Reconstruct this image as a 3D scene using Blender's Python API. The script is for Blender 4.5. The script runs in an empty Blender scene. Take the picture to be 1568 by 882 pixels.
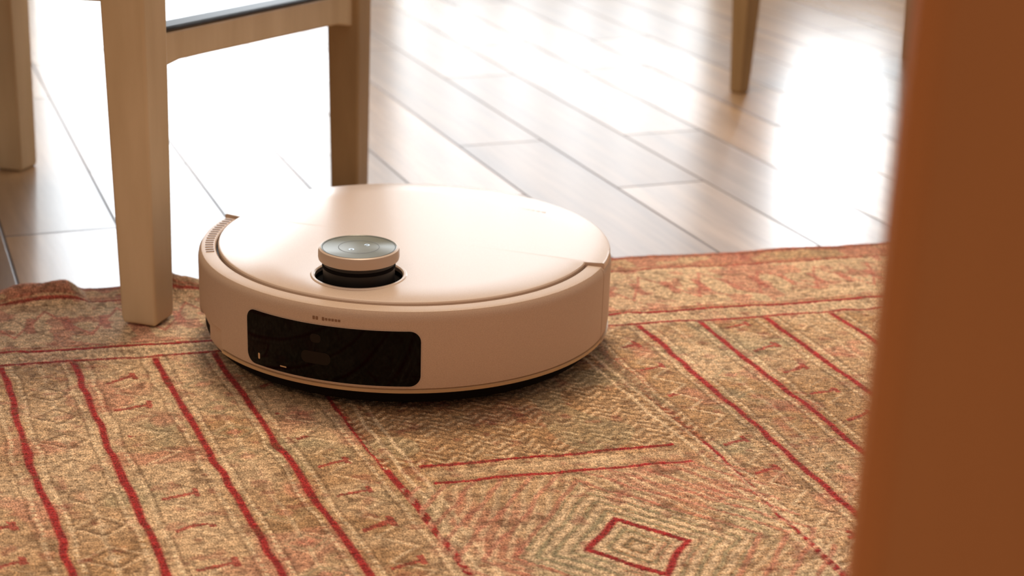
import bpy, bmesh, math, random
import numpy as np
from mathutils import Vector, Matrix
random.seed(4)
S = bpy.context.scene
S.view_settings.view_transform = 'Standard'
S.view_settings.look = 'None'
S.view_settings.exposure = 0.0

# ------------------------------------------------------------------ helpers
def empty(name, loc=(0,0,0), rz=0.0):
    o = bpy.data.objects.new(name, None); S.collection.objects.link(o)
    o.location = loc; o.rotation_euler = (0,0,rz); o.empty_display_size = .05
    return o
def mesh_obj(name, verts, faces, mat=None, parent=None, smooth=False, loc=(0,0,0)):
    me = bpy.data.meshes.new(name); me.from_pydata([tuple(v) for v in verts], [], faces); me.update()
    bm = bmesh.new(); bm.from_mesh(me); bmesh.ops.recalc_face_normals(bm, faces=bm.faces); bm.to_mesh(me); bm.free()
    o = bpy.data.objects.new(name, me); S.collection.objects.link(o)
    if mat: me.materials.append(mat)
    if parent: o.parent = parent
    o.location = loc
    if smooth:
        me.polygons.foreach_set('use_smooth', [True]*len(me.polygons))
        me.set_sharp_from_angle(angle=math.radians(35))
    return o
def bevel(o, w, seg=3):
    m = o.modifiers.new('bevel','BEVEL'); m.width = w; m.segments = seg; m.limit_method='ANGLE'
    m.angle_limit = math.radians(30)
    o.data.polygons.foreach_set('use_smooth', [True]*len(o.data.polygons))
    o.data.set_sharp_from_angle(angle=math.radians(60))
    return o
def box(name, c, s, mat, parent=None, bw=.002, rz=0):
    x,y,z = [k/2 for k in s]
    v = [(-x,-y,-z),(x,-y,-z),(x,y,-z),(-x,y,-z),(-x,-y,z),(x,-y,z),(x,y,z),(-x,y,z)]
    f = [(0,1,2,3),(4,5,6,7),(0,1,5,4),(1,2,6,5),(2,3,7,6),(3,0,4,7)]
    o = mesh_obj(name, v, f, mat, parent, loc=c); o.rotation_euler[2] = rz
    if bw: bevel(o, bw)
    return o
def loft(name, secs, mat, parent=None, bw=.002):
    """secs: list of 4-corner loops -> solid"""
    v=[];f=[];n=len(secs[0])
    for s in secs: v+=list(s)
    for i in range(len(secs)-1):
        for k in range(n):
            a=i*n+k;b=i*n+(k+1)%n
            f.append((a,b,b+n,a+n))
    f.append(tuple(range(n))); f.append(tuple((len(secs)-1)*n+k for k in range(n)))
    o=mesh_obj(name,v,f,mat,parent)
    if bw: bevel(o,bw)
    return o
def lathe(name, prof, a0, a1, n, mat, parent, closed=False, smooth=True, cap=True):
    """revolve profile (r,z) from a0 to a1 degrees about z"""
    v=[];f=[];m=len(prof)
    full = abs(a1-a0)>=359.9
    steps = n if full else n+1
    for i in range(steps):
        a=math.radians(a0+(a1-a0)*i/n)
        for r,z in prof: v.append((r*math.cos(a), r*math.sin(a), z))
    for i in range(n):
        j=(i+1)%steps
        for k in range(m if closed else m-1):
            k2=(k+1)%m
            f.append((i*m+k, j*m+k, j*m+k2, i*m+k2))
    if closed and not full and cap:
        f.append(tuple(range(m))); f.append(tuple((steps-1)*m+k for k in range(m)))
    return mesh_obj(name,v,f,mat,parent,smooth)

def nmat(name, col, rough=.5, metal=0, spec=.5, coat=0, coat_r=.1):
    m=bpy.data.materials.new(name); m.use_nodes=True
    b=m.node_tree.nodes['Principled BSDF']
    b.inputs['Base Color'].default_value=(*col,1); b.inputs['Roughness'].default_value=rough
    b.inputs['Metallic'].default_value=metal; b.inputs['Specular IOR Level'].default_value=spec
    b.inputs['Coat Weight'].default_value=coat; b.inputs['Coat Roughness'].default_value=coat_r
    return m
def N(nt,t,**kw):
    n=nt.nodes.new(t)
    for k,v in kw.items(): setattr(n,k,v)
    return n
def noisy(m, scale, c1, c2, bump=.0, dist=.001, stretch=(1,1,1), detail=5, lo=.35, hi=.65, rough=None):
    nt=m.node_tree; b=nt.nodes['Principled BSDF']
    tc=N(nt,'ShaderNodeTexCoord'); mp=N(nt,'ShaderNodeMapping'); mp.inputs['Scale'].default_value=stretch
    nz=N(nt,'ShaderNodeTexNoise'); nz.inputs['Scale'].default_value=scale; nz.inputs['Detail'].default_value=detail
    r=N(nt,'ShaderNodeValToRGB'); r.color_ramp.elements[0].position=lo; r.color_ramp.elements[1].position=hi
    r.color_ramp.elements[0].color=(*c1,1); r.color_ramp.elements[1].color=(*c2,1)
    nt.links.new(tc.outputs['Object'],mp.inputs['Vector']); nt.links.new(mp.outputs['Vector'],nz.inputs['Vector'])
    nt.links.new(nz.outputs['Fac'],r.inputs['Fac']); nt.links.new(r.outputs['Color'],b.inputs['Base Color'])
    if bump:
        bp=N(nt,'ShaderNodeBump'); bp.inputs['Strength'].default_value=bump; bp.inputs['Distance'].default_value=dist
        nt.links.new(nz.outputs['Fac'],bp.inputs['Height']); nt.links.new(bp.outputs['Normal'],b.inputs['Normal'])
    return m

# ------------------------------------------------------------------ materials
m_shell = noisy(nmat('robot_champagne_plastic',(.52,.37,.27),.42,spec=.4), 1400, (.55,.41,.31),(.62,.475,.365), .15,.0003, detail=2)
m_plate = noisy(nmat('robot_top_plate',(.6,.45,.36),.30,spec=.45,coat=.3,coat_r=.2), 1200, (.60,.465,.375),(.64,.505,.41), .05,.0002, detail=2)
m_gold  = nmat('robot_gold_trim',(.60,.44,.27),.35,metal=.4)
m_black = nmat('black_glossy_window',(.0015,.0013,.0015),.06,spec=.1)
m_dark  = nmat('dark_plastic',(.012,.011,.011),.45)
m_under = nmat('underside_rubber',(.006,.005,.005),.85,spec=.1)
m_cap   = nmat('turret_top_glass',(.20,.22,.19),.28,spec=.45)
m_caprim= nmat('turret_rim',(.58,.46,.37),.35)
m_line  = nmat('engraved_line',(.05,.055,.05),.4)
m_text  = nmat('printed_text',(.25,.14,.08),.4)
m_lens  = nmat('lens_brown',(.007,.004,.003),.3,spec=.2)
m_icon  = nmat('led_icon',(.5,.6,.8),.4)
bi=m_icon.node_tree.nodes['Principled BSDF']; bi.inputs['Emission Color'].default_value=(.7,.85,1,1); bi.inputs['Emission Strength'].default_value=1.0

def chair_paint(name,c1,c2):
    m=nmat(name,c1,.42,spec=.4)
    return noisy(m,7,c1,c2,.15,.0006,(4,4,.7),6,.3,.7)
m_chair  = chair_paint('chair_painted_wood',(.62,.49,.31),(.76,.63,.44))
m_chair2 = chair_paint('chair_dark_wood',(.36,.25,.13),(.50,.36,.20))  # darker wood tone for the far leg and the second chair
m_blk    = nmat('black_strip',(.006,.006,.008),.5)  # thin black strip along the top of the near chair's stretcher
m_door   = noisy(nmat('orange_wood',(.3,.1,.03),.6,spec=.25),5,(.54,.21,.070),(.58,.23,.078),.05,.0004,(3,3,.4))

# ------------------------------------------------------------------ camera
cd=bpy.data.cameras.new('camera'); cam=bpy.data.objects.new('camera',cd); S.collection.objects.link(cam)
F,p,r,H = 2482.4/1568*36, .3395, .0329, .5121
fw=Vector((0,math.cos(p),-math.sin(p))); u0=Vector((0,math.sin(p),math.cos(p))); x0=Vector((1,0,0))
xx=x0*math.cos(r)+u0*math.sin(r); uu=-x0*math.sin(r)+u0*math.cos(r)
M=Matrix.Identity(4)
for i in range(3): M[i][0]=xx[i]; M[i][1]=uu[i]; M[i][2]=-fw[i]
M[2][3]=H
cam.matrix_world=M
cd.lens=F; cd.sensor_width=36; cd.sensor_fit='HORIZONTAL'; cd.clip_start=.02
cd.dof.use_dof=True; cd.dof.focus_distance=1.19; cd.dof.aperture_fstop=7.2; cd.dof.aperture_blades=0
S.camera=cam

# ------------------------------------------------------------------ floor
FZ=-.006
fm=bpy.data.materials.new('wood_plank_floor'); fm.use_nodes=True; nt=fm.node_tree; b=nt.nodes['Principled BSDF']
tc=N(nt,'ShaderNodeTexCoord'); mp=N(nt,'ShaderNodeMapping')
ang=math.radians(-68)   # plank axis (sin22,-cos22)
mp.vector_type='TEXTURE'; mp.inputs['Rotation'].default_value=(0,0,ang); mp.inputs['Location'].default_value=(-.414,1.616,0)
br=N(nt,'ShaderNodeTexBrick'); br.offset=.37; br.offset_frequency=2; br.squash=1
br.inputs['Scale'].default_value=1; br.inputs['Brick Width'].default_value=.62; br.inputs['Row Height'].default_value=.115
br.inputs['Mortar Size'].default_value=.0019; br.inputs['Mortar Smooth'].default_value=.5; br.inputs['Bias'].default_value=0
br.inputs['Color1'].default_value=(.46,.31,.19,1); br.inputs['Color2'].default_value=(.26,.165,.095,1); br.inputs['Mortar'].default_value=(.09,.055,.035,1)
nt.links.new(tc.outputs['Object'],mp.inputs['Vector']); nt.links.new(mp.outputs['Vector'],br.inputs['Vector'])
mp2=N(nt,'ShaderNodeMapping'); mp2.inputs['Scale'].default_value=(2.2,26,1); nt.links.new(mp.outputs['Vector'],mp2.inputs['Vector'])
gr=N(nt,'ShaderNodeTexNoise'); gr.inputs['Scale'].default_value=1.6; gr.inputs['Detail'].default_value=7; gr.inputs['Roughness'].default_value=.6
nt.links.new(mp2.outputs['Vector'],gr.inputs['Vector'])
rp=N(nt,'ShaderNodeValToRGB'); rp.color_ramp.elements[0].position=.3; rp.color_ramp.elements[1].position=.7
rp.color_ramp.elements[0].color=(.6,.55,.5,1); rp.color_ramp.elements[1].color=(1.2,1.16,1.1,1)
nt.links.new(gr.outputs['Fac'],rp.inputs['Fac'])
mx=N(nt,'ShaderNodeMix',data_type='RGBA',blend_type='MULTIPLY'); mx.inputs['Factor'].default_value=.85
nt.links.new(br.outputs['Color'],mx.inputs['A']); nt.links.new(rp.outputs['Color'],mx.inputs['B'])
nt.links.new(mx.outputs['Result'],b.inputs['Base Color'])
sep=N(nt,'ShaderNodeSeparateColor'); nt.links.new(br.outputs['Color'],sep.inputs['Color'])
rr=N(nt,'ShaderNodeMapRange'); rr.inputs['From Min'].default_value=.26; rr.inputs['From Max'].default_value=.46
rr.inputs['To Min'].default_value=.34; rr.inputs['To Max'].default_value=.25
nt.links.new(sep.outputs['Red'],rr.inputs['Value'])
rs=N(nt,'ShaderNodeMath',operation='MULTIPLY_ADD'); nt.links.new(br.outputs['Fac'],rs.inputs[0]); rs.inputs[1].default_value=.2
nt.links.new(rr.outputs['Result'],rs.inputs[2]); nt.links.new(rs.outputs[0],b.inputs['Roughness'])
sp=N(nt,'ShaderNodeMapRange'); sp.inputs['To Min'].default_value=.5; sp.inputs['To Max'].default_value=.18
nt.links.new(br.outputs['Fac'],sp.inputs['Value']); nt.links.new(sp.outputs['Result'],b.inputs['Specular IOR Level'])
cw=N(nt,'ShaderNodeMapRange'); cw.inputs['To Min'].default_value=.35; cw.inputs['To Max'].default_value=.04
nt.links.new(br.outputs['Fac'],cw.inputs['Value']); nt.links.new(cw.outputs['Result'],b.inputs['Coat Weight'])
bg=N(nt,'ShaderNodeTexNoise'); bg.inputs['Scale'].default_value=4; bg.inputs['Detail'].default_value=1
nt.links.new(mp.outputs['Vector'],bg.inputs['Vector'])
b1=N(nt,'ShaderNodeBump'); b1.inputs['Strength'].default_value=.3; b1.inputs['Distance'].default_value=.004
nt.links.new(bg.outputs['Fac'],b1.inputs['Height'])
b2=N(nt,'ShaderNodeBump'); b2.invert=True; b2.inputs['Strength'].default_value=.4; b2.inputs['Distance'].default_value=.001
nt.links.new(br.outputs['Fac'],b2.inputs['Height']); nt.links.new(b1.outputs['Normal'],b2.inputs['Normal'])
nt.links.new(b2.outputs['Normal'],b.inputs['Normal'])
b.inputs['Coat Roughness'].default_value=.2
X0,X1,Y0,Y1=-2.4,2.4,-1.6,4.2
floor=mesh_obj('floor',[(X0,Y0,FZ),(X1,Y0,FZ),(X1,Y1,FZ),(X0,Y1,FZ),(X0,Y0,FZ-.05),(X1,Y0,FZ-.05),(X1,Y1,FZ-.05),(X0,Y1,FZ-.05)],
  [(0,1,2,3),(4,5,6,7),(0,1,5,4),(1,2,6,5),(2,3,7,6),(3,0,4,7)],fm)

# ------------------------------------------------------------------ walls + windows
m_wall=noisy(nmat('wall_plaster',(.35,.25,.16),.8),6,(.33,.24,.17),(.38,.29,.20),.1,.001)
m_frame=nmat('window_frame_paint',(.45,.38,.3),.4)
def pane_glow(strength):  # glowing pane: window daylight put in as emission, no fabric
    m=bpy.data.materials.new('pane_daylight_emission'); m.use_nodes=True; nt=m.node_tree; b=nt.nodes['Principled BSDF']
    tc=N(nt,'ShaderNodeTexCoord'); w=N(nt,'ShaderNodeTexWave'); w.inputs['Scale'].default_value=2.2; w.inputs['Distortion'].default_value=3
    nt.links.new(tc.outputs['Object'],w.inputs['Vector'])
    mr=N(nt,'ShaderNodeMapRange'); mr.inputs['To Min'].default_value=strength*.7; mr.inputs['To Max'].default_value=strength*1.25
    nt.links.new(w.outputs['Fac'],mr.inputs['Value']); nt.links.new(mr.outputs['Result'],b.inputs['Emission Strength'])
    b.inputs['Emission Color'].default_value=(.84,.93,1,1); b.inputs['Base Color'].default_value=(.8,.8,.8,1)
    return m
wins=[(-1.30,-.44,.04,2.1,6.0),(-.36,.52,.12,2.1,3.2),(.69,1.0,.36,1.5,14.0)]
wb=empty('wall_back',(0,0,0))
def wseg(n,xa,xb,za,zb):
    box(n,((xa+xb)/2,Y1+.06,(za+zb)/2),(xb-xa,.12,zb-za),m_wall,wb,0)
xs=[X0]+[k for w in wins for k in w[:2]]+[X1]
for i in range(0,len(xs),2): wseg('pier_%d'%i,xs[i],xs[i+1],FZ,2.5)
for i,w in enumerate(wins):
    wseg('lintel_%d'%i,w[0],w[1],w[3],2.5)
    if w[2]>.09: wseg('sill_wall_%d'%i,w[0],w[1],FZ,w[2])
    e=empty('window_%d'%(i+1),((w[0]+w[1])/2,Y1+.06,(w[2]+w[3])/2))
    ww=w[1]-w[0]; hh=w[3]-w[2]
    box('pane',(0,.03,0),(ww-.02,.006,hh-.02),pane_glow(w[4]),e,0)
    for sx in (-1,1): box('stile_%d'%sx,(sx*(ww/2-.015),0,0),(.03,.05,hh),m_frame,e,.004)
    for sz in (-1,1): box('rail_%d'%sz,(0,0,sz*(hh/2-.02)),(ww,.05,.04),m_frame,e,.004)
box('wall_left',(X0-.06,(Y0+Y1)/2,1.25),(.12,Y1-Y0,2.52),m_wall,None,0)

# ------------------------------------------------------------------ rug
O=np.array([-.05,1.512]); U=np.array([math.cos(math.radians(15.5)),math.sin(math.radians(15.5))])
V=np.array([math.sin(math.radians(22.5)),-math.cos(math.radians(22.5))])
def axis(a,b,c,d,fine,coarse):
    return np.unique(np.round(np.concatenate([np.arange(a,b,coarse),np.arange(b,c,fine),np.arange(c,d+1e-6,coarse)]),5))
ua=axis(-1.25,-.60,.48,1.25,.0012,.008); va=axis(0,.0,.70,1.75,.0012,.008)
ua=np.concatenate([[ua[0]],ua,[ua[-1]]]); va=np.concatenate([[va[0]],va,[va[-1]]])
Ug,Vg=np.meshgrid(ua,va); nv,nu=Ug.shape
def vn(x,y,s,seed,oct=1):
    out=0;amp=1;tot=0
    for o in range(oct):
        g=np.random.RandomState(seed+o*13).rand(256,256)
        fx=x/s*2**o+50;fy=y/s*2**o+50
        ix=np.floor(fx).astype(int);iy=np.floor(fy).astype(int);tx=fx-ix;ty=fy-iy
        tx=tx*tx*(3-2*tx);ty=ty*ty*(3-2*ty)
        G=lambda a,b:g[a%256,b%256]
        out=out+amp*((G(ix,iy)*(1-tx)+G(ix+1,iy)*tx)*(1-ty)+(G(ix,iy+1)*(1-tx)+G(ix+1,iy+1)*tx)*ty);tot+=amp;amp*=.5
    return out/tot
def cell(x,y,sx,sy,seed):
    g=np.random.RandomState(seed).rand(512,512)
    return g[np.floor(x/sx).astype(int)%512,np.floor(y/sy).astype(int)%512]
uw=Ug+.006*(vn(Ug,Vg,.12,1,2)-.5)+.0035*(vn(Ug,Vg,.02,2)-.5)
vw=Vg+.006*(vn(Ug,Vg,.12,3,2)-.5)+.004*(vn(Ug,Vg,.02,4)-.5)
RED=np.array([.38,.030,.030]); CREAM=np.array([.84,.66,.45]); TAN=np.array([.56,.38,.225]); OCH=np.array([.45,.26,.115])
GRN=np.array([.37,.345,.22]); BRN=np.array([.14,.07,.032]); PINK=np.array([.57,.21,.15])
C=np.zeros(Ug.shape+(3,))
def mixc(mask,col,k=1.0):
    global C
    m=(mask*k)[...,None]; C=C*(1-m)+col*m
def sm(x,a,b): return np.clip((x-a)/(b-a),0,1)
def line(d,w): return 1-sm(np.abs(d),w*.5-.0006,w*.5+.0008)
C[:]=TAN
mixc(sm(vn(Ug,Vg,.09,11,3),.46,.64),OCH,.55)
mixc(sm(vn(Ug,Vg,.06,12,3),.50,.64),CREAM,.4)
mixc(sm(vn(Ug,Vg,.05,14,2),.64,.76),GRN,.55)
mixc(sm(vn(Ug,Vg,.035,15,2),.62,.74),PINK,.5)
inner=sm(vw,.186,.19)
lines=[(-.96,.03),(-.89,.03),(-.82,.03),(-.75,.03),(-.68,.03),(-.60,.03),(-.53,.03),(-.459,.03),(-.397,.015),(-.332,.02),(-.285,.03),(-.215,.012),
       (.046,-.035),(.104,-.045),(.162,-.045),(.223,-.03),(.290,-.03),(.36,-.03),(.43,-.03),(.50,-.03),(.57,-.03),(.64,-.03),(.9,-.03)]
panel=(uw>-.211)&(uw<.040)
for i in range(len(lines)-1):
    u0_,k0=lines[i];u1_,k1=lines[i+1]
    if u1_-u0_>.15: continue
    a=uw-(u0_+k0*Vg); w=(u1_+k1*Vg)-(u0_+k0*Vg); t=a/w
    ins=((t>0)&(t<1))*inner
    for tt in (.14,.86): mixc(ins*line((t-tt)*w,.0028)*(np.sin(vw/.0035*math.pi)>-.6),CREAM,.8)
    for tt in (.19,.81): mixc(ins*line((t-tt)*w,.0016),BRN,.5)
    fade=.35+.65*sm(vn(Ug,Vg,.07,81,2),.4,.6)
    if i%2==0:
        z=np.abs(((vw/.034+i*.37)%1)-.5)*2
        mixc(ins*fade*line((t-(.32+.36*z))*w,.0032),CREAM,.8)
        mixc(ins*fade*line((t-(.42+.36*z))*w,.0022),BRN,.5)
        ph=((vw+.013*i)%.052)-.026+.012*(vn(Ug,Vg,.05,71)-.5)
        hk=(np.abs(ph+.35*(t-.5)*w)<.0020)*(np.abs(t-.45)<.2)
        hk=np.maximum(hk,(np.abs(t-.64)<.035)*(ph>-.009)*(ph<.003))
        mixc(ins*hk*(vn(Ug,Vg,.04,72)>.35),RED,.8)
    else:
        mixc(ins*line((t-.5)*w,.003),CREAM,.55)
        d=np.abs(((vw+.02*i)%.046)-.023)+np.abs(t-.5)*w*.9
        mixc(ins*fade*line(d-.013,.003),GRN if i%4==1 else BRN,.6)
        mixc(ins*fade*line(d-.0175,.002),CREAM,.6)
        mixc(ins*fade*(d<.006),PINK if i%4==1 else CREAM,.6)
for u_,k_ in lines:
    mixc(line(uw-(u_+k_*Vg),.0054)*inner,RED,1.0)
pm=panel*inner*1.0
top=pm*(vw<.436)
mixc(top,OCH,.5)
zz=(vw+.010*np.abs(((uw/.022)%1)-.5)*2)
mixc(top*(np.sin(zz/.0095*2*math.pi)>.45),BRN,.5)
mixc(top*(np.sin(zz/.0095*2*math.pi)<-.55)*(cell(uw,vw,.011,.0095,31)>.35),CREAM,.6)
mixc(top*(vn(Ug,Vg,.05,33)>.62),GRN,.4)
for du in (-.200,-.190): mixc(pm*line(uw-du,.0028),CREAM,.8)
for du in (.018,.028): mixc(pm*line(uw-du,.0028),CREAM,.8)
hl=pm*(uw>-.186)*(uw<.008)
for hv in (.437,.465): mixc(hl*line(vw-hv,.0040),RED,1.0)
mixc(hl*line(vw-.451,.010),CREAM,.35)
low=pm*(vw>.468)
dv=((vw-.583+.115)%.230)-.115; du_=uw+.088
D=np.abs(du_)*1.19+np.abs(dv)
dia=low*(D<.098)
mixc(dia*(np.sin(D/.0145*2*math.pi)>.1),CREAM,.75)
mixc(dia*(np.sin(D/.0145*2*math.pi)<-.6),GRN,.7)
mixc(low*line(D-.041,.0078),RED,1.0)
mixc(low*line(D-.012,.003),BRN,.6)
corner=low*(D>=.098)
mixc(corner*(np.sin((D+.4*vw)/.012*2*math.pi)>.2),CREAM,.5)
mixc(corner*(np.sin((D)/.024*2*math.pi)>.75),PINK,.6)
bd=(vw<.156)*1.0
mixc(bd,TAN*1.1,.5)
z=np.abs(((uw/.062)%1)-.5)*2
b2m=(vw>.042)&(vw<.150)
mixc(b2m*1.0,CREAM,.5)
yy=(vw-.095)/.05
mixc(b2m*line((vw-(.060+.065*z)),.006),PINK,.85)
mixc(b2m*line((vw-(.130-.055*z)),.004),BRN,.5)
mixc(b2m*(np.abs(z-.5)<.12)*(np.abs(yy)<.35),PINK,.75)
mixc(b2m*(vn(Ug,Vg,.022,41,2)>.6),PINK,.55)
for hv,wd,k in ((.040,.004,.85),(.034,.003,.5),(.157,.0046,1),(.150,.002,.5)): mixc(line(vw-hv,wd),RED,k)
mixc(((vw>.160)&(vw<.186))*1.0,CREAM,.55)
mixc(line(vw-.185,.0042),RED,.95)
mixc(((vw>.163)&(vw<.180))*(np.sin(uw/.006*2*math.pi)>.3)*1.0,BRN,.3)
mixc((vw<.010)*1.0,RED*.8,.65)
mixc(((vw>.010)&(vw<.033))*(vn(Ug,Vg,.03,44,2)>.5)*1.0,PINK,.65)
# slanted soumak stitches: rows alternate lean
row=np.floor(Vg/.0042); lean=np.where(row%2==0,.6,-.6)
st=cell(Ug+lean*(Vg%.0042)+row*.0013,Vg,.0029,.0042,51)
gap=np.abs(((Ug+lean*(Vg%.0042)+row*.0013)/.0029)%1-.5)*2
rgap=np.abs((Vg/.0042)%1-.5)*2
C*= (1+.65*(st-.5))[...,None]
C*= (1-.45*sm(gap,.6,1.0)*.8-.35*sm(rgap,.7,1.0))[...,None]
C*= (.78+.40*vn(Ug,Vg,.14,53,3))[...,None]*1.06
mixc(sm(vn(Ug,Vg,.012,55,3),.65,.78),RED*.8,.35)
mixc(sm(vn(Ug,Vg,.010,57,3),.66,.76),BRN,.5)
C=np.clip(C,0,1)
Z=.0010*(vn(Ug,Vg,.05,61,2)-.5)+.0006*(st-.5)-.0007*sm(gap,.5,1)-.0006*sm(rgap,.5,1)-.0006
edgew=.012*(vn(Ug,np.zeros_like(Vg),.07,62,3)-.5)*np.clip(1-Vg/.06,0,1)
Z+= .022*np.exp(-((Vg-.022)/.020)**2)*sm(vn(Ug,Vg*0,.05,63,2),.3,.7)*sm(-Ug,.20,.27)
Z[0,:]=FZ;Z[-1,:]=FZ;Z[:,0]=FZ;Z[:,-1]=FZ
Ve=Vg+edgew
PX=O[0]+Ug*U[0]+Ve*V[0]; PY=O[1]+Ug*U[1]+Ve*V[1]
for fx,fy in ((-.320,1.336),(-.715,1.378)):
    d=np.hypot(PX-fx,PY-fy); k=sm(d,.03,.055); Z=np.where(Z>FZ,Z*k+(-.0014)*(1-k),Z)
co=np.stack([PX,PY,Z],-1).reshape(-1,3).astype(np.float32)
idx=np.arange(nv*nu).reshape(nv,nu)
q=np.stack([idx[:-1,:-1],idx[1:,:-1],idx[1:,1:],idx[:-1,1:]],-1).reshape(-1,4).astype(np.int32)
me=bpy.data.meshes.new('kilim_rug'); me.vertices.add(len(co)); me.vertices.foreach_set('co',co.ravel())
me.loops.add(q.size); me.loops.foreach_set('vertex_index',q.ravel()); me.polygons.add(len(q))
me.polygons.foreach_set('loop_start',np.arange(0,q.size,4,dtype=np.int32)); me.polygons.foreach_set('loop_total',np.full(len(q),4,dtype=np.int32))
me.update(calc_edges=True)
at=me.color_attributes.new('weave','FLOAT_COLOR','POINT')
rgba=np.ones((len(co),4),np.float32); rgba[:,:3]=C.reshape(-1,3); at.data.foreach_set('color',rgba.ravel())
uvl=me.uv_layers.new(name='rug_uv'); uvp=np.stack([Ug,Vg],-1).reshape(-1,2)[q.ravel()].astype(np.float32); uvl.data.foreach_set('uv',uvp.ravel())
me.polygons.foreach_set('use_smooth',[True]*len(q))
rug=bpy.data.objects.new('kilim_rug',me); S.collection.objects.link(rug)
rm=bpy.data.materials.new('woven_wool'); rm.use_nodes=True; nt=rm.node_tree; b=nt.nodes['Principled BSDF']; me.materials.append(rm)
ca=N(nt,'ShaderNodeAttribute',attribute_name='weave'); uvn=N(nt,'ShaderNodeUVMap',uv_map='rug_uv')
sc=N(nt,'ShaderNodeMapping'); sc.inputs['Scale'].default_value=(900,600,1); nt.links.new(uvn.outputs['UV'],sc.inputs['Vector'])
nz=N(nt,'ShaderNodeTexNoise'); nz.inputs['Scale'].default_value=1; nz.inputs['Detail'].default_value=2; nt.links.new(sc.outputs['Vector'],nz.inputs['Vector'])
rp=N(nt,'ShaderNodeValToRGB'); rp.color_ramp.elements[0].position=.34; rp.color_ramp.elements[1].position=.66
rp.color_ramp.elements[0].color=(.5,.45,.41,1); rp.color_ramp.elements[1].color=(1.45,1.43,1.4,1); nt.links.new(nz.outputs['Fac'],rp.inputs['Fac'])
mx=N(nt,'ShaderNodeMix',data_type='RGBA',blend_type='MULTIPLY'); mx.inputs['Factor'].default_value=1
nt.links.new(ca.outputs['Color'],mx.inputs['A']); nt.links.new(rp.outputs['Color'],mx.inputs['B']); nt.links.new(mx.outputs['Result'],b.inputs['Base Color'])
bp=N(nt,'ShaderNodeBump'); bp.inputs['Strength'].default_value=.6; bp.inputs['Distance'].default_value=.0010
nt.links.new(nz.outputs['Fac'],bp.inputs['Height']); nt.links.new(bp.outputs['Normal'],b.inputs['Normal'])
b.inputs['Roughness'].default_value=.85; b.inputs['Specular IOR Level'].default_value=.2; b.inputs['Sheen Weight'].default_value=.1

# ------------------------------------------------------------------ robot vacuum
rb=empty('robot_vacuum',(-.0913,1.3166,0),math.radians(-107.5))
RT=.0865
def bumper(name,a0,a1,zb,n):
    prof=[(.1725,zb),(.1745,zb+.0015),(.175,zb+.006),(.175,.078),(.1742,.0825),(.172,.0858),(.169,RT),(.1612,RT),(.1602,RT-.001),(.1600,.078),(.170,.077),(.171,zb)]
    return lathe(name,prof,a0,a1,n,m_shell,rb,closed=True)
bumper('bumper_shell',-36,89.6,.0225,90)
bumper('bumper_shell_upper',-58,-35.9,.038,24)
bumper('bumper_shell_end',-89,-57.9,.031,20)
lathe('gold_trim',[(.1715,.0200),(.1750,.0203),(.1753,.0228),(.1715,.0233)],-36,89.6,90,m_gold,rb,closed=True)
lathe('side_brush_guard',[(.150,.016),(.1695,.016),(.1715,.020),(.1718,.0385),(.150,.0385)],-48,-35.5,20,m_shell,rb,closed=True)
lathe('side_brush_guard_step',[(.150,.028),(.1700,.028),(.1712,.031),(.1712,.0385),(.150,.0385)],-56,-48,12,m_shell,rb,closed=True)
lathe('rear_shell',[(.160,.022),(.172,.020),(.1745,.024),(.175,.030),(.175,.078),(.174,.083),(.1715,.0855),(.160,.0855)],90,270,110,m_shell,rb,closed=True)
lathe('rear_gold_trim',[(.1715,.0190),(.1750,.0192),(.1752,.0209),(.1715,.0212)],90,270,90,m_gold,rb,closed=True)
lathe('inner_deck',[(.0,.0815),(.1598,.0815),(.1650,.079),(.165,.03),(.0,.03)],0,360,120,m_dark,rb)
for k in range(16):
    a=math.radians(-88+k*2.1)
    box('shoulder_rib_%d'%k,(.1655*math.cos(a),.1655*math.sin(a),RT+.0002),(.0068,.0012,.0008),m_text,rb,0,rz=a)
def plate_r(a):
    a=(a+180)%360-180; A=abs(a)
    if A<=90: return .1583
    return .1583+(.1738-.1583)*min(1,(A-90)/1.2)
angs=sorted(set([i*1.5 for i in range(240)]+[90,90.4,90.8,91.2,268.8,269.2,269.6,270]))
rings=[(1,.0825),(1,.0872),(.9955,.0882),(.988,.0886),(.80,.0892),(.5,.0896),(.2,.0898)]
vs=[];fs=[];n=len(angs)
for s,z in rings:
    for a in angs:
        R_=plate_r(a)*s; vs.append((R_*math.cos(math.radians(a)),R_*math.sin(math.radians(a)),z))
for i in range(len(rings)-1):
    for k in range(n): fs.append((i*n+k,i*n+(k+1)%n,(i+1)*n+(k+1)%n,(i+1)*n+k))
fs.append(tuple((len(rings)-1)*n+k for k in range(n)))
fs.append(tuple(range(n)))
plate=mesh_obj('top_plate',vs,fs,m_plate,rb)
TX,TR=.1025,.0382
cut=lathe('cut',[(.0001,.07),(TR,.07),(TR,.12),(.0001,.12)],0,360,96,None,None,closed=True)
cut.parent=rb; cut.location=(TX,0,0)
bpy.context.view_layer.update()
bo=plate.modifiers.new('b','BOOLEAN'); bo.object=cut; bo.operation='DIFFERENCE'; bo.solver='EXACT'
dg=bpy.context.evaluated_depsgraph_get(); nm=bpy.data.meshes.new_from_object(plate.evaluated_get(dg))
plate.modifiers.clear(); plate.data=nm
bpy.data.objects.remove(cut)
nm.polygons.foreach_set('use_smooth',[True]*len(nm.polygons)); nm.set_sharp_from_angle(angle=math.radians(30))
def tl(name,prof,mat,closed=False):
    o=lathe(name,prof,0,360,96,mat,rb,closed=closed); o.location=(TX,0,0); return o
tl('well_ring',[(TR-.0032,.0860),(TR-.0032,.0890),(TR-.0022,.0900),(TR-.0006,.0900),(TR+.0004,.0893),(TR+.0004,.0860)],m_plate,True)
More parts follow.
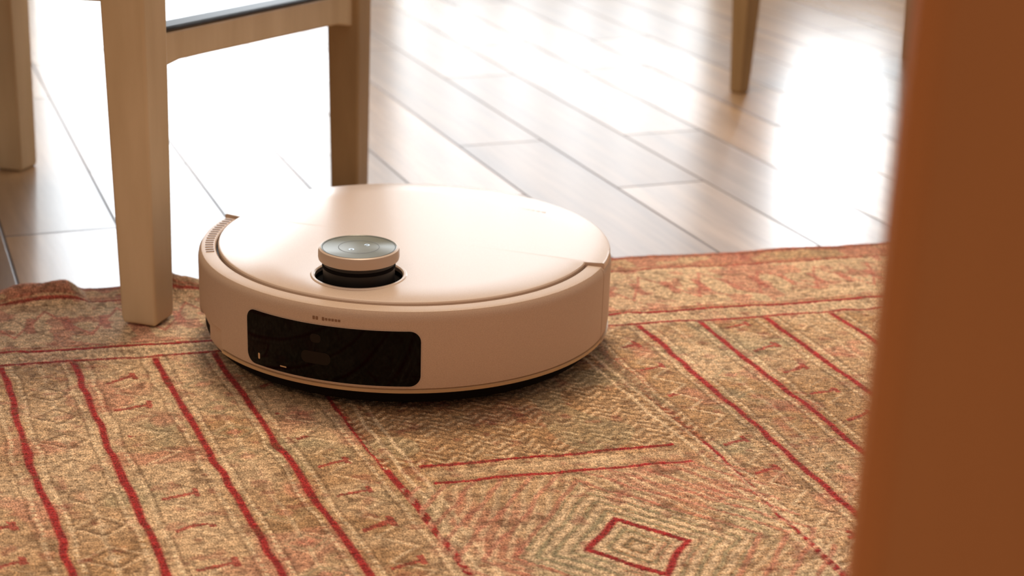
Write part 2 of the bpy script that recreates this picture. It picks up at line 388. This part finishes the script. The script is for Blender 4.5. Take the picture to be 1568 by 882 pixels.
tl('well',[(0,.0825),(TR-.0030,.0825),(TR-.0030,.0885)],m_under)
tl('turret_neck',[(.0285,.0820),(.0285,.1035)],m_dark)
tl('turret_neck_band',[(.0287,.0960),(.0291,.0965),(.0291,.0985),(.0287,.099)],m_under)
tl('turret_cap',[(0,.1020),(.0300,.1020),(.0318,.1028),(.0322,.1045),(.0322,.1095),(.0316,.1115),(.0300,.1122),(.0294,.1118)],m_caprim)
tl('turret_top',[(0,.1118),(.0290,.1118),(.0299,.1124),(.0296,.1116)],m_cap)
tl('turret_engraved_ring',[(.0158,.1119),(.0163,.1119)],m_line)
tl('turret_outer_ring',[(.0285,.1120),(.0292,.1120)],m_line)
for k,(x,y) in enumerate([(TX-.007,.004),(TX+.008,-.003)]):
    o=lathe('led_icon_%d'%k,[(.0014,.11195),(.0021,.11195)],0,300,24,m_icon,rb); o.location=(x,y,0)
    o.rotation_euler[2]=1.0*k
def curved_panel(name,ac,half_s,zc,half_z,rad,cr,mat,nz_=24,ns=48):
    vs=[];fs=[]
    zsv=[-half_z+cr*(1-math.cos(t*math.pi/2/8)) for t in range(8)]
    mid=[-half_z+cr+(2*half_z-2*cr)*t/10 for t in range(11)]
    zz=zsv+mid+[-v for v in reversed(zsv)]
    for z in zz:
        d=max(0,abs(z)-(half_z-cr)); w=half_s-(cr-math.sqrt(max(0,cr*cr-d*d)))
        for k in range(ns+1):
            s=-w+2*w*k/ns; a=math.radians(ac)+s/rad
            vs.append((rad*math.cos(a),rad*math.sin(a),zc+z))
    m=len(zz)
    for i in range(m-1):
        for k in range(ns): fs.append((i*(ns+1)+k,i*(ns+1)+k+1,(i+1)*(ns+1)+k+1,(i+1)*(ns+1)+k))
    return mesh_obj(name,vs,fs,mat,rb,True)
curved_panel('camera_window_rim',1.0,.0752,.0487,.0232,.1753,.0095,m_caprim)
curved_panel('camera_window',1.0,.0745,.0487,.0225,.1756,.0088,m_black)
curved_panel('sensor_lens',-1.5,.0045,.060,.0035,.1758,.003,m_lens)
curved_panel('sensor_bar',-1.5,.0125,.044,.0050,.1758,.005,m_lens)
curved_panel('sensor_led',-19,.0010,.034,.0025,.1758,.0009,m_gold)
curved_panel('sensor_led_low',-11,.0030,.031,.0005,.1758,.0004,m_gold)
random.seed(2)
for k in range(9):
    if k==2: continue
    curved_panel('print_mark_%d'%k,-2+k*.85,.0010,.0765,.0014 if k in(0,1,3) else .0010,.1752,.0005,m_text,ns=2)
for k in range(12):
    box('top_print_%d'%k,(-.128+.0006*k,.028+k*.0052,.0890),(.0028,.0034,.0004),m_caprim,rb,0,rz=random.uniform(-.2,.2))
lathe('underbody',[(0,.006),(.157,.006),(.163,.008),(.167,.012),(.1705,.021),(.170,.040),(0,.040)],0,360,120,m_under,rb)
for sy in (-1,1):
    o=lathe('wheel_%d'%sy,[(.0,-.011),(.033,-.011),(.035,-.009),(.035,.009),(.033,.011),(0,.011)],0,360,40,m_under,rb)
    o.rotation_euler=(math.pi/2,0,0); o.location=(0,sy*.115,.0352)
o=lathe('caster',[(.0,-.008),(.010,-.008),(.011,0),(.010,.008),(0,.008)],0,360,24,m_under,rb); o.rotation_euler=(math.pi/2,0,0); o.location=(.10,0,.0112)
o=box('rear_roller_mop',(-.09,0,.010),(.05,.22,.018),m_under,rb,.006)

# ------------------------------------------------------------------ chairs
def sq(c,w,rz,z):
    out=[]
    for sx,sy in ((-1,-1),(1,-1),(1,1),(-1,1)):
        x=sx*w/2;y=sy*w/2
        out.append((c[0]+x*math.cos(rz)-y*math.sin(rz),c[1]+x*math.sin(rz)+y*math.cos(rz),z))
    return out
def bar(name,a,b_,za,zb,thick,mat,parent,inset=0.0,n=10,arch=0.0,bw=.002):
    a=Vector((a[0],a[1]));b2=Vector((b_[0],b_[1])); d=(b2-a).normalized(); nrm=Vector((-d.y,d.x))
    a=a+d*inset; b2=b2-d*inset; secs=[]
    for i in range(n+1):
        t=i/n; c=a.lerp(b2,t); lo=za[0]+(zb[0]-za[0])*t; hi=za[1]+(zb[1]-za[1])*t
        e=max(0,1-min(t,1-t)/.12); lo-=arch*e*e
        p1=c-nrm*thick/2;p2=c+nrm*thick/2
        secs.append([(p1.x,p1.y,lo),(p2.x,p2.y,lo),(p2.x,p2.y,hi),(p1.x,p1.y,hi)])
    return loft(name,secs,mat,parent,bw)
def chair(name,A,B,C_,D,zf,w0,w1,hseat,mat,mleg,rails,rz,back=True):
    e=empty(name)
    feet=dict(A=A,B=B,C=C_,D=D); cx=sum(v[0] for v in feet.values())/4; cy=sum(v[1] for v in feet.values())/4
    for k,c in feet.items():
        top=.88 if (back and k in 'CD') else hseat
        secs=[sq(c,w0*.93,rz,zf[k]),sq(c,w0,rz,zf[k]+.006),sq(c,w0+(w1-w0)*.5,rz,.14),sq(c,w1,rz,.29),sq(c,w1*1.03,rz,hseat)]
        if top>hseat:
            bx=(C_[0]-B[0]);by=(C_[1]-B[1]);L=math.hypot(bx,by)
            secs.append(sq((c[0]+bx/L*.05,c[1]+by/L*.05),w1*.8,rz,top))
        loft('leg_'+k.lower(),secs,mleg.get(k,mat),e,.0025)
    for rn,a,b_,za,zb,th,m,ar in rails: bar(rn,feet[a],feet[b_],za,zb,th,m,e,inset=w0*.35,arch=ar)
    for a,b_ in (('A','B'),('B','C'),('C','D'),('D','A')):
        bar('seat_rail_%s%s'%(a.lower(),b_.lower()),feet[a],feet[b_],(hseat-.065,hseat-.001),(hseat-.065,hseat-.001),.02,mat,e,inset=w0*.3)
    pts=[]
    for k in 'ABCD':
        c=feet[k]; pts.append((cx+(c[0]-cx)*1.09,cy+(c[1]-cy)*1.09))
    loft('seat',[[(p_[0],p_[1],hseat) for p_ in pts],[(p_[0],p_[1],hseat+.022) for p_ in pts]],mat,e,.006)
    if back:
        L=math.hypot(C_[0]-B[0],C_[1]-B[1]);ux=(C_[0]-B[0])/L;uy=(C_[1]-B[1])/L
        for j,z in enumerate((.58,.69,.80)):
            o=.05*(z-.45)/.43
            bar('back_slat_%d'%j,(C_[0]+ux*o,C_[1]+uy*o),(D[0]+ux*o,D[1]+uy*o),(z,z+.05),(z,z+.05),.016,mat,e,inset=.01)
    return e
A=(-.320,1.336);B=(-.190,1.789);Cc=(-.585,1.835);D=(-.715,1.378)
rz=math.atan2(B[1]-A[1],B[0]-A[0])-math.pi/2
ch=chair('dining_chair',A,B,Cc,D,dict(A=0,B=FZ,C=FZ,D=0),.0335,.0400,.44,m_chair,dict(B=m_chair2),
   [('stretcher_ab','A','B',(.226,.251),(.190,.221),.022,m_chair,.006),
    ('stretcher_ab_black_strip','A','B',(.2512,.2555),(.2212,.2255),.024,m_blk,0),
    ('stretcher_da','D','A',(.282,.312),(.280,.310),.020,m_chair,0),
    ('stretcher_cd','C','D',(.235,.262),(.235,.262),.020,m_chair,0)],rz)
A2=(.328,2.375)
B2=(.648,2.665);C2=(.938,2.345);D2=(.618,2.055)
ch2=chair('dining_chair',A2,B2,C2,D2,dict(A=FZ,B=FZ,C=FZ,D=FZ),.0215,.040,.44,m_chair2,{},
   [('stretcher_ab','A','B',(.23,.255),(.23,.255),.02,m_chair2,0),('stretcher_cd','C','D',(.23,.255),(.23,.255),.02,m_chair2,0)],math.radians(42))

# ------------------------------------------------------------------ door leaf at right foreground
dr=empty('door_1',(0,0,0))
DY=.452; DX=.109
box('door_stile_edge',(DX+.055,DY,1.004),(.11,.024,2.0),m_door,dr,.008)
box('door_stile_hinge',(DX+.70,DY,1.004),(.11,.024,2.0),m_door,dr,.007)
for j,(z,h) in enumerate(((.09,.17),(1.0,.12),(1.94,.12))): box('door_rail_%d'%j,(DX+.402,DY,z),(.50,.022,h),m_door,dr,.004)
for j,(z,h) in enumerate(((.56,.78),(1.47,.84))): box('door_panel_%d'%j,(DX+.402,DY+.001,z),(.50,.010,h),m_door,dr,.003)
hnd=lathe('door_knob',[(0,0),(.011,0),(.009,.02),(.02,.034),(.022,.045),(.016,.056),(0,.058)],0,360,32,m_gold,dr); hnd.rotation_euler=(math.pi/2,0,0); hnd.location=(DX+.055,DY-.012,1.0)

# ------------------------------------------------------------------ lights
def area(name,loc,target,size,power,col,sy=None):
    l=bpy.data.lights.new(name,'AREA'); l.energy=power; l.color=col; l.size=size
    if sy: l.shape='RECTANGLE'; l.size_y=sy
    o=bpy.data.objects.new(name,l); S.collection.objects.link(o); o.location=loc
    o.rotation_euler=(Vector(target)-Vector(loc)).to_track_quat('-Z','Y').to_euler(); return o
area('ceiling_lamp',(-.10,1.95,2.3),(0,1.1,0),.5,31,(1,.78,.54))
area('door_fill_light',(-1.0,-.6,1.6),(.1,.8,.1),.3,4,(1,.56,.25))  # added warm fill for the door face and robot front, no real lamp
# ambient room light: brighter toward the ceiling, dim toward the horizon
w=bpy.data.worlds.new('world'); S.world=w; w.use_nodes=True; nt=w.node_tree
bgN=nt.nodes['Background']; bgN.inputs['Color'].default_value=(1,.88,.76,1)
tc=N(nt,'ShaderNodeTexCoord'); sx=N(nt,'ShaderNodeSeparateXYZ'); nt.links.new(tc.outputs['Generated'],sx.inputs['Vector'])
mr=N(nt,'ShaderNodeMapRange'); mr.inputs['From Min'].default_value=0.1; mr.inputs['From Max'].default_value=.8; mr.inputs['To Min'].default_value=.12; mr.inputs['To Max'].default_value=.64
nt.links.new(sx.outputs['Z'],mr.inputs['Value']); nt.links.new(mr.outputs['Result'],bgN.inputs['Strength'])
